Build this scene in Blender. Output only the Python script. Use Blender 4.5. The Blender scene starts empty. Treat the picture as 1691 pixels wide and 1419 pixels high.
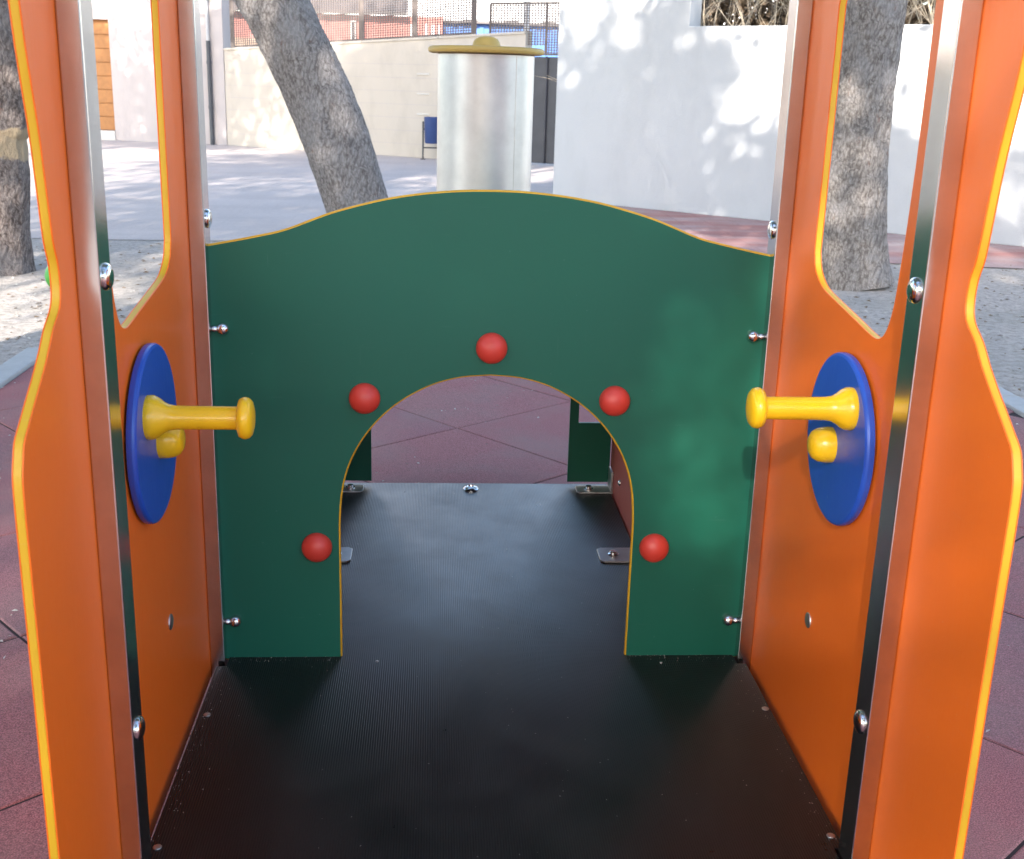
import bpy, bmesh, math, random
import numpy as np
from mathutils import Vector, Matrix, noise
R = math.radians
scene = bpy.context.scene
col = scene.collection
S = 1.6                       # metres per drawing unit: every coordinate below is in drawing units
V3 = lambda *a: Vector(a)

# ------------------------------------------------------------------ camera
cam = bpy.data.cameras.new('camera'); camo = bpy.data.objects.new('camera', cam); col.objects.link(camo)
yaw, pitch, roll = R(4.082), R(16.4991), R(1.6426)
fw = Vector((math.sin(yaw)*math.cos(pitch), math.cos(yaw)*math.cos(pitch), -math.sin(pitch)))
rt = Vector((math.cos(yaw), -math.sin(yaw), 0)); up = rt.cross(fw)
rt2 = rt*math.cos(roll)+up*math.sin(roll); up2 = -rt*math.sin(roll)+up*math.cos(roll)
m = Matrix((rt2, up2, -fw)).transposed().to_4x4()
m.translation = Vector((-.102, -1.983, 1.0338))*S
camo.matrix_world = m
cam.sensor_width = 36; cam.lens = 1928.35/1691*36
cam.clip_start = .05; cam.clip_end = 2000
cam.dof.use_dof = True; cam.dof.focus_distance = 2.25*S; cam.dof.aperture_fstop = 9
scene.camera = camo

# ------------------------------------------------------------------ sky, sun, exposure
SUN = Vector((.2465, .8617, -.4469)).normalized()          # direction the light travels
w = bpy.data.worlds.new('World'); scene.world = w; w.use_nodes = True
nt = w.node_tree; bg = nt.nodes['Background']
sky = nt.nodes.new('ShaderNodeTexSky'); sky.sky_type = 'NISHITA'; sky.sun_disc = False
sky.sun_elevation = math.asin(-SUN.z); sky.sun_rotation = math.atan2(-SUN.x, -SUN.y)
sky.air_density = 1.0; sky.dust_density = 1.0; sky.ozone_density = 1.0
nt.links.new(sky.outputs[0], bg.inputs[0]); bg.inputs[1].default_value = .15
sl = bpy.data.lights.new('sun', 'SUN'); sl.energy = 3.2; sl.angle = R(.75); sl.color = (1, .94, .86)
so = bpy.data.objects.new('sun', sl); col.objects.link(so)
so.rotation_mode = 'QUATERNION'; so.rotation_quaternion = SUN.to_track_quat('-Z', 'Y'); so.location = (0, 0, 30)
scene.view_settings.view_transform = 'Standard'; scene.view_settings.look = 'None'
scene.view_settings.exposure = 2.22; scene.view_settings.gamma = 1
scene.render.resolution_x = 1024; scene.render.resolution_y = 859

# ------------------------------------------------------------------ materials
def mat(name):
    m = bpy.data.materials.new(name); m.use_nodes = True
    t = m.node_tree; b = t.nodes['Principled BSDF']
    return m, t, b
def N(t, k, **kw):
    n = t.nodes.new(k)
    for a, v in kw.items():
        if hasattr(n, a): setattr(n, a, v)
        else: n.inputs[a.replace('_', ' ')].default_value = v
    return n
def coords(t, scale=(1, 1, 1), kind='Object'):
    tc = t.nodes.new('ShaderNodeTexCoord'); mp = t.nodes.new('ShaderNodeMapping')
    if kind == 'World':
        g = t.nodes.new('ShaderNodeNewGeometry'); t.links.new(g.outputs['Position'], mp.inputs[0])
    else: t.links.new(tc.outputs[kind], mp.inputs[0])
    mp.inputs['Scale'].default_value = scale
    return mp.outputs[0]
def noisetex(t, vec, scale, detail=4, rough=.55):
    n = t.nodes.new('ShaderNodeTexNoise'); n.inputs['Scale'].default_value = scale
    n.inputs['Detail'].default_value = detail; n.inputs['Roughness'].default_value = rough
    t.links.new(vec, n.inputs['Vector']); return n.outputs['Fac']
def ramp(t, fac, stops):
    r = t.nodes.new('ShaderNodeValToRGB'); t.links.new(fac, r.inputs[0])
    e = r.color_ramp.elements
    while len(e) < len(stops): e.new(.5)
    for q, (p, c) in zip(e, stops):
        q.position = p; q.color = (*c, 1) if len(c) == 3 else c
    return r.outputs[0]
def rng(t, fac, a, b, lo=0., hi=1.):
    r = t.nodes.new('ShaderNodeMapRange'); t.links.new(fac, r.inputs[0])
    r.inputs[1].default_value = lo; r.inputs[2].default_value = hi
    r.inputs[3].default_value = a; r.inputs[4].default_value = b; return r.outputs[0]
def mix(t, fac, a, b, mode='MIX'):
    x = t.nodes.new('ShaderNodeMix'); x.data_type = 'RGBA'; x.blend_type = mode
    for i, v in ((0, fac), (6, a), (7, b)):
        if hasattr(v, 'links') or hasattr(v, 'is_linked'): t.links.new(v, x.inputs[i])
        else: x.inputs[i].default_value = v if i == 0 else (*v, 1)
    return x.outputs[2]
def bump(t, b, h, strength, dist=.01, prev=None):
    n = t.nodes.new('ShaderNodeBump'); n.inputs['Strength'].default_value = strength
    n.inputs['Distance'].default_value = dist; t.links.new(h, n.inputs['Height'])
    if prev is not None: t.links.new(prev, n.inputs['Normal'])
    t.links.new(n.outputs[0], b.inputs['Normal']); return n.outputs[0]

def board(name, c, rough=.36, grime=.12, spec=.5, scratch=.10):
    m, t, b = mat(name); v = coords(t, kind='World')
    n1 = noisetex(t, v, 3.5, 5); n2 = noisetex(t, v, 900, 2); n3 = noisetex(t, coords(t, (60, 60, 5), 'World'), 3, 4, .7)
    base = mix(t, rng(t, n1, 0, grime, .35, .75), c, tuple(x*.72+.02 for x in c))
    sp = ramp(t, noisetex(t, v, 75, 2), [(.0, (0, 0, 0)), (.735, (0, 0, 0)), (.78, (1, 1, 1))])
    base = mix(t, rng(t, sp, 0, .22), base, tuple(min(1, x*.6+.22) for x in c))
    if scratch:
        for sc_, k_ in (((3, 3, 130), .69), ((130, 60, 3), .71)):
            q = ramp(t, noisetex(t, coords(t, sc_, 'World'), 1.6, 3, .6), [(0, (0, 0, 0)), (k_, (0, 0, 0)), (k_+.012, (1, 1, 1))])
            base = mix(t, rng(t, q, 0, scratch), base, tuple(min(1, x*.7+.16) for x in c))
    else: n3 = n1
    t.links.new(base, b.inputs['Base Color'])
    t.links.new(rng(t, n3, rough-.07, rough+.12), b.inputs['Roughness'])
    b.inputs['Specular IOR Level'].default_value = spec
    bump(t, b, n2, .10, .0006)
    return m
def metal(name, c=.6, rough=.2):
    m, t, b = mat(name); b.inputs['Metallic'].default_value = 1
    n1 = noisetex(t, coords(t, (260, 260, 6), 'World'), 2.0, 3, .7); n2 = noisetex(t, coords(t, kind='World'), 9, 5, .65)
    t.links.new(rng(t, n1, rough*.88, rough*1.14), b.inputs['Roughness'])
    t.links.new(ramp(t, n2, [(.3, (c*.86, c*.84, c*.82)), (.7, (c*1.06, c*1.04, c*1.01))]), b.inputs['Base Color'])
    bump(t, b, n1, .012, .0006)
    return m
def plain(name, c, rough=.6, var=.25, scale=8., bs=.0, spec=.5):
    m, t, b = mat(name); v = coords(t, kind='World'); n = noisetex(t, v, scale, 6, .6)
    t.links.new(mix(t, n, tuple(x*(1-var) for x in c), tuple(min(1, x*(1+var)) for x in c)), b.inputs['Base Color'])
    b.inputs['Roughness'].default_value = rough; b.inputs['Specular IOR Level'].default_value = spec
    if bs: bump(t, b, noisetex(t, v, scale*6, 6, .6), bs, .02)
    return m

M = {}
M['orange'] = board('orange_board', (.88, .160, .013), spec=.32)
M['yellow'] = board('yellow_core', (.68, .37, .012), .42)
M['green'] = board('green_board', (.006, .108, .066), .40, spec=.36)
M['red_board'] = board('red_board', (.50, .10, .07), .42)
M['blue'] = board('blue_disc', (.020, .082, .44), .30)
M['yplastic'] = board('yellow_plastic', (.86, .50, .012), .22, .05, scratch=0)
M['redball'] = board('red_plastic', (.60, .050, .032), .40, .05, scratch=0)
M['greencap'] = board('green_plastic', (.06, .42, .05), .35, .05, scratch=0)
M['steel'] = metal('stainless_steel', .62, .21)
M['chrome'] = metal('polished_steel', .72, .12)
M['satin'] = metal('satin_steel', .57, .44)
M['lid'] = board('lid_yellow', (.50, .335, .085), .5)
M['dark'] = plain('dark_plastic', (.02, .02, .022), .45)

def deck_material():
    m, t, b = mat('ribbed_rubber')
    g = t.nodes.new('ShaderNodeNewGeometry'); sx = t.nodes.new('ShaderNodeSeparateXYZ'); t.links.new(g.outputs['Position'], sx.inputs[0])
    k = t.nodes.new('ShaderNodeMath'); k.operation = 'MULTIPLY'; k.inputs[1].default_value = 2*math.pi/.0062
    t.links.new(sx.outputs['X'], k.inputs[0])
    s = t.nodes.new('ShaderNodeMath'); s.operation = 'SINE'; t.links.new(k.outputs[0], s.inputs[0])
    v = coords(t, kind='World')
    n = noisetex(t, v, 5, 6, .65); fl = noisetex(t, v, 70, 3, .6)
    base = mix(t, rng(t, n, 0, 1, .45, .8), (.0045, .0045, .006), (.010, .0098, .0105))
    spk = ramp(t, fl, [(0, (0, 0, 0)), (.72, (0, 0, 0)), (.76, (1, 1, 1))])
    base = mix(t, rng(t, spk, 0, .12), base, (.25, .22, .2))
    t.links.new(base, b.inputs['Base Color'])
    t.links.new(rng(t, n, .27, .40, .3, .7), b.inputs['Roughness'])
    b.inputs['Specular IOR Level'].default_value = .5
    bump(t, b, s.outputs[0], .7, .00055)
    return m
M['deck'] = deck_material()

def rubber_tile(name, c):
    m, t, b = mat(name); v = coords(t, kind='World')
    g = noisetex(t, v, 260, 2, .7); l = noisetex(t, v, 2.2, 5, .6); sp = noisetex(t, v, 420, 1)
    base = ramp(t, g, [(.32, tuple(x*.45 for x in c)), (.5, c), (.68, tuple(min(1, x*1.75) for x in c))])
    base = mix(t, rng(t, l, 0, .45, .4, .75), base, (.23, .19, .17))
    spk = ramp(t, sp, [(0, (0, 0, 0)), (.70, (0, 0, 0)), (.74, (1, 1, 1))])
    base = mix(t, rng(t, spk, 0, .5), base, (.5, .42, .38))
    t.links.new(base, b.inputs['Base Color']); b.inputs['Roughness'].default_value = .85
    b.inputs['Specular IOR Level'].default_value = .3
    bump(t, b, g, .55, .004); return m
M['tile'] = rubber_tile('rubber_granule', (.29, .115, .115))
M['tile_b'] = rubber_tile('rubber_granule_worn', (.265, .115, .12))
M['seam'] = plain('seam_dark', (.03, .02, .02), .95)

def dirt_material():
    m, t, b = mat('compacted_dirt'); v = coords(t, kind='World')
    a = noisetex(t, v, .9, 8, .62); c = noisetex(t, v, 16, 8, .7); d = noisetex(t, v, 120, 3, .7)
    base = ramp(t, c, [(.30, (.29, .245, .205)), (.52, (.52, .455, .40)), (.72, (.68, .61, .545))])
    base = mix(t, rng(t, a, 0, .55, .45, .7), base, (.34, .31, .26))
    spk = ramp(t, d, [(0, (0, 0, 0)), (.66, (0, 0, 0)), (.7, (1, 1, 1))])
    base = mix(t, rng(t, spk, 0, .5), base, (.12, .09, .06))
    t.links.new(base, b.inputs['Base Color']); b.inputs['Roughness'].default_value = .95
    b.inputs['Specular IOR Level'].default_value = .2
    p = bump(t, b, c, .9, .05); bump(t, b, d, .5, .01, p); return m
M['dirt'] = dirt_material()

def paving(name, c1, c2, joint=.0):
    m, t, b = mat(name); v = coords(t, kind='World')
    a = noisetex(t, coords(t, (.5, 1.6, 1), 'World'), .8, 8, .6); c = noisetex(t, v, 30, 5, .7)
    base = mix(t, rng(t, a, 0, 1, .35, .65), c1, c2)
    base = mix(t, rng(t, c, 0, .35, .4, .7), base, tuple(x*.6 for x in c1))
    br = t.nodes.new('ShaderNodeTexBrick'); t.links.new(coords(t, kind='World'), br.inputs['Vector'])
    br.inputs['Scale'].default_value = 1.0; br.inputs['Brick Width'].default_value = .4; br.inputs['Row Height'].default_value = .4
    br.inputs['Mortar Size'].default_value = .012; br.offset = 0
    br.inputs['Color1'].default_value = (0, 0, 0, 1); br.inputs['Color2'].default_value = (.5, .5, .5, 1); br.inputs['Mortar'].default_value = (1, 1, 1, 1)
    base = mix(t, rng(t, br.outputs['Color'], 0, joint), base, tuple(x*.35 for x in c1))
    t.links.new(base, b.inputs['Base Color']); b.inputs['Roughness'].default_value = .8
    b.inputs['Specular IOR Level'].default_value = .35
    bump(t, b, c, .3, .01); return m
M['pave'] = paving('concrete_paving', (.45, .38, .34), (.52, .445, .40), .07)
M['redpave'] = paving('red_paving', (.36, .16, .14), (.44, .37, .35), .22)
M['kerb'] = plain('kerb_concrete', (.42, .41, .39), .85, .2, 12, .3)

def plaster(name, c, dirtc, stain=.5):
    m, t, b = mat(name); v = coords(t, kind='World')
    a = noisetex(t, coords(t, (1.2, 1.2, .5), 'World'), 1.6, 9, .62); c2 = noisetex(t, v, 45, 5, .65)
    base = mix(t, rng(t, a, 0, stain, .48, .72), c, dirtc)
    sp = ramp(t, noisetex(t, v, 9, 6, .7), [(0, (0, 0, 0)), (.70, (0, 0, 0)), (.76, (1, 1, 1))])
    base = mix(t, rng(t, sp, 0, .25), base, tuple(x*.6 for x in dirtc))
    t.links.new(base, b.inputs['Base Color']); b.inputs['Roughness'].default_value = .9
    b.inputs['Specular IOR Level'].default_value = .25
    p = bump(t, b, c2, .25, .012); bump(t, b, a, .4, .05, p); return m
M['white'] = plaster('white_plaster', (.54, .54, .535), (.47, .47, .465))
M['cream'] = plaster('cream_plaster', (.52, .46, .385), (.43, .38, .315), .7)
M['beige'] = plaster('beige_plaster', (.46, .41, .39), (.40, .355, .335), .7)
M['wood'] = plain('orange_wood', (.36, .155, .045), .6, .3, 9, .15)
M['stone'] = plain('stone_sill', (.55, .52, .47), .85, .15, 6, .2)
M['gate'] = plain('gate_metal', (.045, .045, .055), .4, .3, 5)
M['rail'] = plain('fence_metal', (.11, .085, .075), .5, .3, 7)
M['wire'] = plain('fence_wire', (.15, .12, .11), .5, .2, 7)
M['pipe'] = plain('iron_pipe', (.055, .06, .07), .45, .2, 8)
M['pipew'] = plain('grey_pipe', (.48, .47, .46), .6, .1, 8)
M['bin'] = plain('bin_blue', (.03, .06, .18), .4, .2, 9)
M['binframe'] = plain('bin_frame', (.06, .06, .065), .5)
M['brick'] = plain('red_render', (.52, .20, .16), .9, .12, 1.2, .2)
M['bluefar'] = plain('blue_sheet', (.06, .16, .45), .5, .15, 2)
M['farwhite'] = plain('far_render', (.74, .72, .69), .9, .08, 1.0)
M['tan'] = plain('tan_boards', (.42, .29, .20), .8, .2, 4)
M['slate'] = plain('roof_slate', (.13, .115, .11), .8, .2, 3)
M['glass'] = plain('window_glass', (.04, .045, .05), .12, .1, 3)

def bark(name, lo, mid, hi, patch=None):
    m, t, b = mat(name)
    w1 = noisetex(t, coords(t, kind='Object'), 7, 3)
    mp = coords(t, (1, 1, .42), 'Object')
    add = t.nodes.new('ShaderNodeVectorMath'); add.operation = 'MULTIPLY_ADD'
    t.links.new(w1, add.inputs[0]); add.inputs[1].default_value = (.12, .12, .12); t.links.new(mp, add.inputs[2])
    vo = t.nodes.new('ShaderNodeTexVoronoi'); vo.feature = 'F1'; vo.inputs['Scale'].default_value = 46
    t.links.new(add.outputs[0], vo.inputs['Vector'])
    n1 = noisetex(t, add.outputs[0], 34, 8, .78); n2 = noisetex(t, coords(t, kind='Object'), 2.6, 6, .65); n3 = noisetex(t, mp, 150, 4, .75)
    h = mix(t, .35, n1, rng(t, vo.outputs['Distance'], 1, 0, 0, .8))
    h = mix(t, .35, h, n3)
    base = ramp(t, h, [(.36, lo), (.50, mid), (.66, hi)])
    base = mix(t, rng(t, n2, 0, .6, .5, .72), base, (.40, .385, .39))
    rd = ramp(t, noisetex(t, mp, 13, 4, .7), [(0, (0, 0, 0)), (.64, (0, 0, 0)), (.70, (1, 1, 1))])
    base = mix(t, rng(t, rd, 0, .5), base, (.24, .115, .075))
    if patch:
        tc = t.nodes.new('ShaderNodeTexCoord'); sp = t.nodes.new('ShaderNodeSeparateXYZ'); t.links.new(tc.outputs['Object'], sp.inputs[0])
        wob = t.nodes.new('ShaderNodeMath'); wob.operation = 'MULTIPLY_ADD'; t.links.new(n2, wob.inputs[0]); wob.inputs[1].default_value = .5; t.links.new(sp.outputs['Z'], wob.inputs[2])
        pm = ramp(t, rng(t, wob.outputs[0], 0, 1, patch[0]-.2, patch[1]+.2), [(.3, (0, 0, 0)), (.34, (1, 1, 1)), (.66, (1, 1, 1)), (.70, (0, 0, 0))])
        base = mix(t, pm, base, (.52, .40, .27))
    t.links.new(base, b.inputs['Base Color']); b.inputs['Roughness'].default_value = .95
    b.inputs['Specular IOR Level'].default_value = .15
    bump(t, b, h, 1.0, .06); return m
M['bark'] = bark('grey_bark', (.17, .148, .14), (.36, .325, .31), (.52, .485, .465))
M['bark_b'] = bark('brown_grey_bark', (.15, .125, .11), (.34, .30, .27), (.52, .47, .43))
M['bark_c'] = bark('broken_bark', (.10, .078, .07), (.28, .23, .21), (.46, .40, .36), patch=(1.27, 1.53))
def leafmat(name, a, c):
    m, t, b = mat(name); n = noisetex(t, coords(t, kind='World'), 3, 3)
    t.links.new(mix(t, n, a, c), b.inputs['Base Color']); b.inputs['Roughness'].default_value = .55
    b.inputs['Transmission Weight'].default_value = 0
    return m
M['leaf'] = leafmat('leaf', (.045, .085, .02), (.09, .13, .035))
M['dryleaf'] = leafmat('dry_leaf', (.15, .105, .065), (.28, .20, .13))
M['twig'] = plain('twig', (.56, .46, .34), .9, .3, 14)
M['litter'] = plain('leaf_litter', (.20, .13, .07), .9, .5, 20)
M['fleck'] = plain('pale_fleck', (.5, .47, .42), .8, .3, 20)

# ------------------------------------------------------------------ builders
WLOC = {}
def tag(o, label=None, cat=None, group=None, kind=None):
    if label: o['label'] = label
    if cat: o['category'] = cat
    if group: o['group'] = group
    if kind: o['kind'] = kind
    return o
def place(o, parent, loc):
    col.objects.link(o); WLOC[o.name] = Vector(loc)
    if parent is not None:
        o.parent = parent; o.location = (Vector(loc)-WLOC[parent.name])*S
    else: o.location = Vector(loc)*S
    return o
def root(name, loc, label, cat, group=None):
    o = bpy.data.objects.new(name, None); o.empty_display_size = .2
    place(o, None, loc); return tag(o, label, cat, group)
class MB:
    """collects geometry in drawing units, builds ONE mesh object"""
    def __init__(s): s.v = []; s.f = []; s.mi = []; s.cur = 0
    def add(s, vs, fs):
        b = len(s.v); s.v += [tuple(p) for p in vs]; s.f += [tuple(i+b for i in f) for f in fs]; s.mi += [s.cur]*len(fs); return s
    def box(s, a, b):
        (x0, y0, z0), (x1, y1, z1) = a, b
        return s.add([(x0,y0,z0),(x1,y0,z0),(x1,y1,z0),(x0,y1,z0),(x0,y0,z1),(x1,y0,z1),(x1,y1,z1),(x0,y1,z1)],
                     [(0,3,2,1),(4,5,6,7),(0,1,5,4),(1,2,6,5),(2,3,7,6),(3,0,4,7)])
    def obox(s, p, q, h0, h1, off, th):
        """upright slab from p to q (xy), heights h0/h1 = (z0,z1) at p and q, from 'off' to off+th along the left normal"""
        p, q = Vector(p), Vector(q); d = (q-p).normalized(); n = Vector((-d.y, d.x))
        a0, a1, b0, b1 = p+n*off, p+n*(off+th), q+n*off, q+n*(off+th)
        return s.add([(a0.x,a0.y,h0[0]),(b0.x,b0.y,h1[0]),(b1.x,b1.y,h1[0]),(a1.x,a1.y,h0[0]),
                      (a0.x,a0.y,h0[1]),(b0.x,b0.y,h1[1]),(b1.x,b1.y,h1[1]),(a1.x,a1.y,h0[1])],
                     [(0,3,2,1),(4,5,6,7),(0,1,5,4),(1,2,6,5),(2,3,7,6),(3,0,4,7)])
    def tube(s, pts, rad, seg=12, cap=True):
        pts = [Vector(p) for p in pts]; n = len(pts)
        if not hasattr(rad, '__len__'): rad = [rad]*n
        ref = None; vs = []
        for i, p in enumerate(pts):
            d = (pts[min(i+1, n-1)]-pts[max(i-1, 0)]).normalized()
            if ref is None: ref = d.orthogonal().normalized()
            ref = (ref-d*ref.dot(d)).normalized(); bi = d.cross(ref)
            for k in range(seg):
                a = 2*math.pi*k/seg; vs.append(p+(ref*math.cos(a)+bi*math.sin(a))*rad[i])
        fs = [(i*seg+k, i*seg+(k+1) % seg, (i+1)*seg+(k+1) % seg, (i+1)*seg+k) for i in range(n-1) for k in range(seg)]
        if cap: fs += [tuple(range(seg-1, -1, -1)), tuple((n-1)*seg+k for k in range(seg))]
        return s.add(vs, fs)
    def lathe(s, prof, c, axis, seg=32):
        """prof = [(radius, height along axis)]; closes at radius 0"""
        c, axis = Vector(c), Vector(axis).normalized(); u = axis.orthogonal().normalized(); w_ = axis.cross(u)
        vs = []; rows = []
        for r_, h in prof:
            if r_ < 1e-7: rows.append([len(vs)]); vs.append(c+axis*h)
            else:
                rows.append(list(range(len(vs), len(vs)+seg)))
                for k in range(seg):
                    a = 2*math.pi*k/seg; vs.append(c+axis*h+(u*math.cos(a)+w_*math.sin(a))*r_)
        fs = []
        for A, B in zip(rows, rows[1:]):
            for k in range(seg):
                l = (k+1) % seg
                if len(A) == 1 and len(B) == 1: continue
                if len(A) == 1: fs.append((A[0], B[l], B[k]))
                elif len(B) == 1: fs.append((A[k], A[l], B[0]))
                else: fs.append((A[k], A[l], B[l], B[k]))
        return s.add(vs, fs)
    def build(s, name, mats, parent=None, loc=None, smooth=None, bev=None):
        v = np.array(s.v, float)
        if loc is None:
            loc = ((v[:,0].min()+v[:,0].max())/2, (v[:,1].min()+v[:,1].max())/2, v[:,2].min())
        me = bpy.data.meshes.new(name); me.from_pydata(((v-np.array(loc))*S).tolist(), [], s.f)
        mats = mats if isinstance(mats, (list, tuple)) else [mats]
        for q in mats: me.materials.append(q)
        if len(mats) > 1: me.polygons.foreach_set('material_index', s.mi)
        bm = bmesh.new(); bm.from_mesh(me)
        if len(s.f) < 20000: bmesh.ops.recalc_face_normals(bm, faces=bm.faces)
        if bev: bmesh.ops.bevel(bm, geom=[e for e in bm.edges if len(e.link_faces) == 2 and e.calc_face_angle(0) > R(40)], offset=bev*S, segments=2, affect='EDGES', profile=.6)
        bm.to_mesh(me); bm.free()
        if smooth:
            me.shade_smooth(); me.set_sharp_from_angle(angle=R(smooth))
        o = bpy.data.objects.new(name, me)
        return place(o, parent, loc)

def cut_board(name, outlines, th, mapping, m, parent, bev=.0012, res=2, loc=None, inset=0.):
    """flat board of an outline with holes (first = outer), thickness th centred on 0; mapping turns (a,b,c) into drawing units"""
    cu = bpy.data.curves.new('outline', 'CURVE'); cu.dimensions = '2D'; cu.fill_mode = 'BOTH'
    cu.extrude = th/2-bev; cu.bevel_depth = bev; cu.bevel_resolution = res; cu.offset = -bev-inset
    for pts in outlines:
        sp = cu.splines.new('POLY'); sp.points.add(len(pts)-1)
        for q, p in zip(sp.points, pts): q.co = (p[0], p[1], 0, 1)
        sp.use_cyclic_u = True
    tmp = bpy.data.objects.new('outline', cu); col.objects.link(tmp)
    dg = bpy.context.evaluated_depsgraph_get(); me = bpy.data.meshes.new_from_object(tmp.evaluated_get(dg))
    bpy.data.objects.remove(tmp); bpy.data.curves.remove(cu)
    mb = MB(); mb.add([mapping(*v.co) for v in me.vertices], [tuple(p.vertices) for p in me.polygons])
    bpy.data.meshes.remove(me)
    o = mb.build(name, m, parent, loc, smooth=35)
    bm = bmesh.new(); bm.from_mesh(o.data); bmesh.ops.remove_doubles(bm, verts=bm.verts, dist=1e-5)
    bmesh.ops.recalc_face_normals(bm, faces=bm.faces); bm.to_mesh(o.data); bm.free()
    o.data.shade_smooth(); o.data.set_sharp_from_angle(angle=R(30))
    ax = (Vector(mapping(0, 0, 1))-Vector(mapping(0, 0, 0))).normalized()
    for p in o.data.polygons:
        if abs(p.normal.dot(ax)) > .995: p.use_smooth = False      # the flat faces stay flat
    return o
def dense(pts, n=4):
    """open curve through pts"""
    P = [Vector(p) for p in pts]; out = []
    for i in range(len(P)-1):
        a, b, c, d = P[max(i-1, 0)], P[i], P[i+1], P[min(i+2, len(P)-1)]
        for k in range(n):
            f = k/n; q = .5*((2*b)+(c-a)*f+(2*a-5*b+4*c-d)*f*f+(3*b-a-3*c+d)*f**3); out.append((q.x, q.y))
    return out+[tuple(P[-1])]
def chaikin(pts, n=2, closed=True):
    for _ in range(n):
        q = []
        for i in range(len(pts) if closed else len(pts)-1):
            a, b = pts[i], pts[(i+1) % len(pts)]
            q += [(a[0]*.75+b[0]*.25, a[1]*.75+b[1]*.25), (a[0]*.25+b[0]*.75, a[1]*.25+b[1]*.75)]
        pts = q
    return pts
def dome(c, axis, r_, h, seg=24, lip=.15):
    mb = MB(); pr = [(0, -r_*.3), (r_*.96, -r_*.3), (r_, 0), (r_, h*lip)]
    for i in range(1, 8):
        a = i/7*math.pi/2; pr.append((r_*math.cos(a) if i < 7 else 0, h*lip+(h*(1-lip))*math.sin(a)))
    return mb.lathe(pr, c, axis, seg)

# ------------------------------------------------------------------ ground
G = -.07
def sheet(name, poly, z, m):
    mb = MB(); mb.add([(x, y, z) for x, y in poly], [tuple(range(len(poly)))])
    o = mb.build(name, m); return tag(o, kind='structure')
sheet('ground', [(-300, -300), (300, -300), (300, 300), (-300, 300)], G-.006, M['dirt'])
sheet('pavement', [(-40, 6.35), (-2.4, 6.25), (.6, 6.45), (1.1, 6.1), (40, 6.0), (40, 60), (-40, 60)], G-.002, M['pave'])
sheet('red_pavement', [(1.3, 6.05), (5.8, 5.35), (5.8, 6.0), (1.08, 10.3), (.7, 9.9), (.9, 7.5)], G+.001, M['redpave'])
RX0, RX1, RY0, RY1 = -1.655, 2.03, -7.0, 2.72
rp = sheet('rubber_paving', [(RX0, RY0), (RX1, RY0), (RX1, RY1), (RX0, RY1)], G-.003, M['seam'])
# each rubber tile: laid on the diagonal, clipped at the kerb
def clip(poly, f):
    out = []
    for i in range(len(poly)):
        a, b = poly[i], poly[(i+1) % len(poly)]; fa, fb = f(a), f(b)
        if fa >= 0: out.append(a)
        if (fa >= 0) != (fb >= 0): k = fa/(fa-fb); out.append((a[0]+(b[0]-a[0])*k, a[1]+(b[1]-a[1])*k))
    return out
rnd = random.Random(4)
du = Vector((.426, .363)).normalized(); dv = Vector((-du.y, du.x)); TS = .56; o0 = Vector((-.019, 1.746))
for i in range(-16, 8):
    for j in range(-14, 12):
        g = .0018+rnd.random()*.0018
        c = o0+du*TS*i+dv*TS*j
        P = [c+du*a*TS+dv*b*TS for a, b in ((0, 0), (1, 0), (1, 1), (0, 1))]
        mid = c+(du+dv)*TS/2
        P = [p+(mid-p).normalized()*g*1.4 for p in P]
        P = [(p.x, p.y) for p in P]
        for f in (lambda p: p[0]-RX0, lambda p: RX1-p[0], lambda p: p[1]-RY0, lambda p: RY1-p[1]):
            if P: P = clip(P, f)
        if len(P) < 3: continue
        xs = [p[0] for p in P]; ys = [p[1] for p in P]
        if (max(xs)-min(xs))*(max(ys)-min(ys)) < .01: continue
        n = len(P); z1 = G+rnd.uniform(-.0012, .0012); b = .003
        cx, cy = sum(xs)/n, sum(ys)/n
        I = [(p[0]+(cx-p[0])*b/.28, p[1]+(cy-p[1])*b/.28) for p in P]
        mb = MB(); mb.add([(x, y, G-.0028) for x, y in P]+[(x, y, z1-.0022) for x, y in P]+[(x, y, z1) for x, y in I],
            [tuple(range(2*n, 3*n))]+[(k, (k+1) % n, n+(k+1) % n, n+k) for k in range(n)]+[(n+k, n+(k+1) % n, 2*n+(k+1) % n, 2*n+k) for k in range(n)])
        mb.build('rubber_tile', M['tile' if rnd.random() < .6 else 'tile_b'], rp)
def kerb(p, q, label):
    k = sheet('kerb', [(p[0]-.03, p[1]), (p[0]+.03, p[1]), (q[0]+.03, q[1]), (q[0]-.03, q[1])] if abs(p[0]-q[0]) < .01 else
              [(p[0], p[1]-.03), (q[0], q[1]-.03), (q[0], q[1]+.03), (p[0], p[1]+.03)], G-.005, M['kerb'])
    p, q = Vector(p), Vector(q); L = (q-p).length; n = max(1, round(L/.62)); d = (q-p)/n
    for i in range(n):
        a = p+d*i+d.normalized()*.004; b = p+d*(i+1)-d.normalized()*.004
        z = G+.012+rnd.uniform(-.002, .002)
        MB().obox(a, b, (G-.05, z), (G-.05, z), -.05, .1).build('kerb_stone', M['kerb'], k, bev=.006)
    return k
kerb((RX0-.055, RY0), (RX0-.055, RY1+.1), 'l'); kerb((RX1+.055, RY0), (RX1+.055, RY1+.1), 'r')
kerb((RX0, RY1+.055), (RX1, RY1+.055), 'f')
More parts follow.
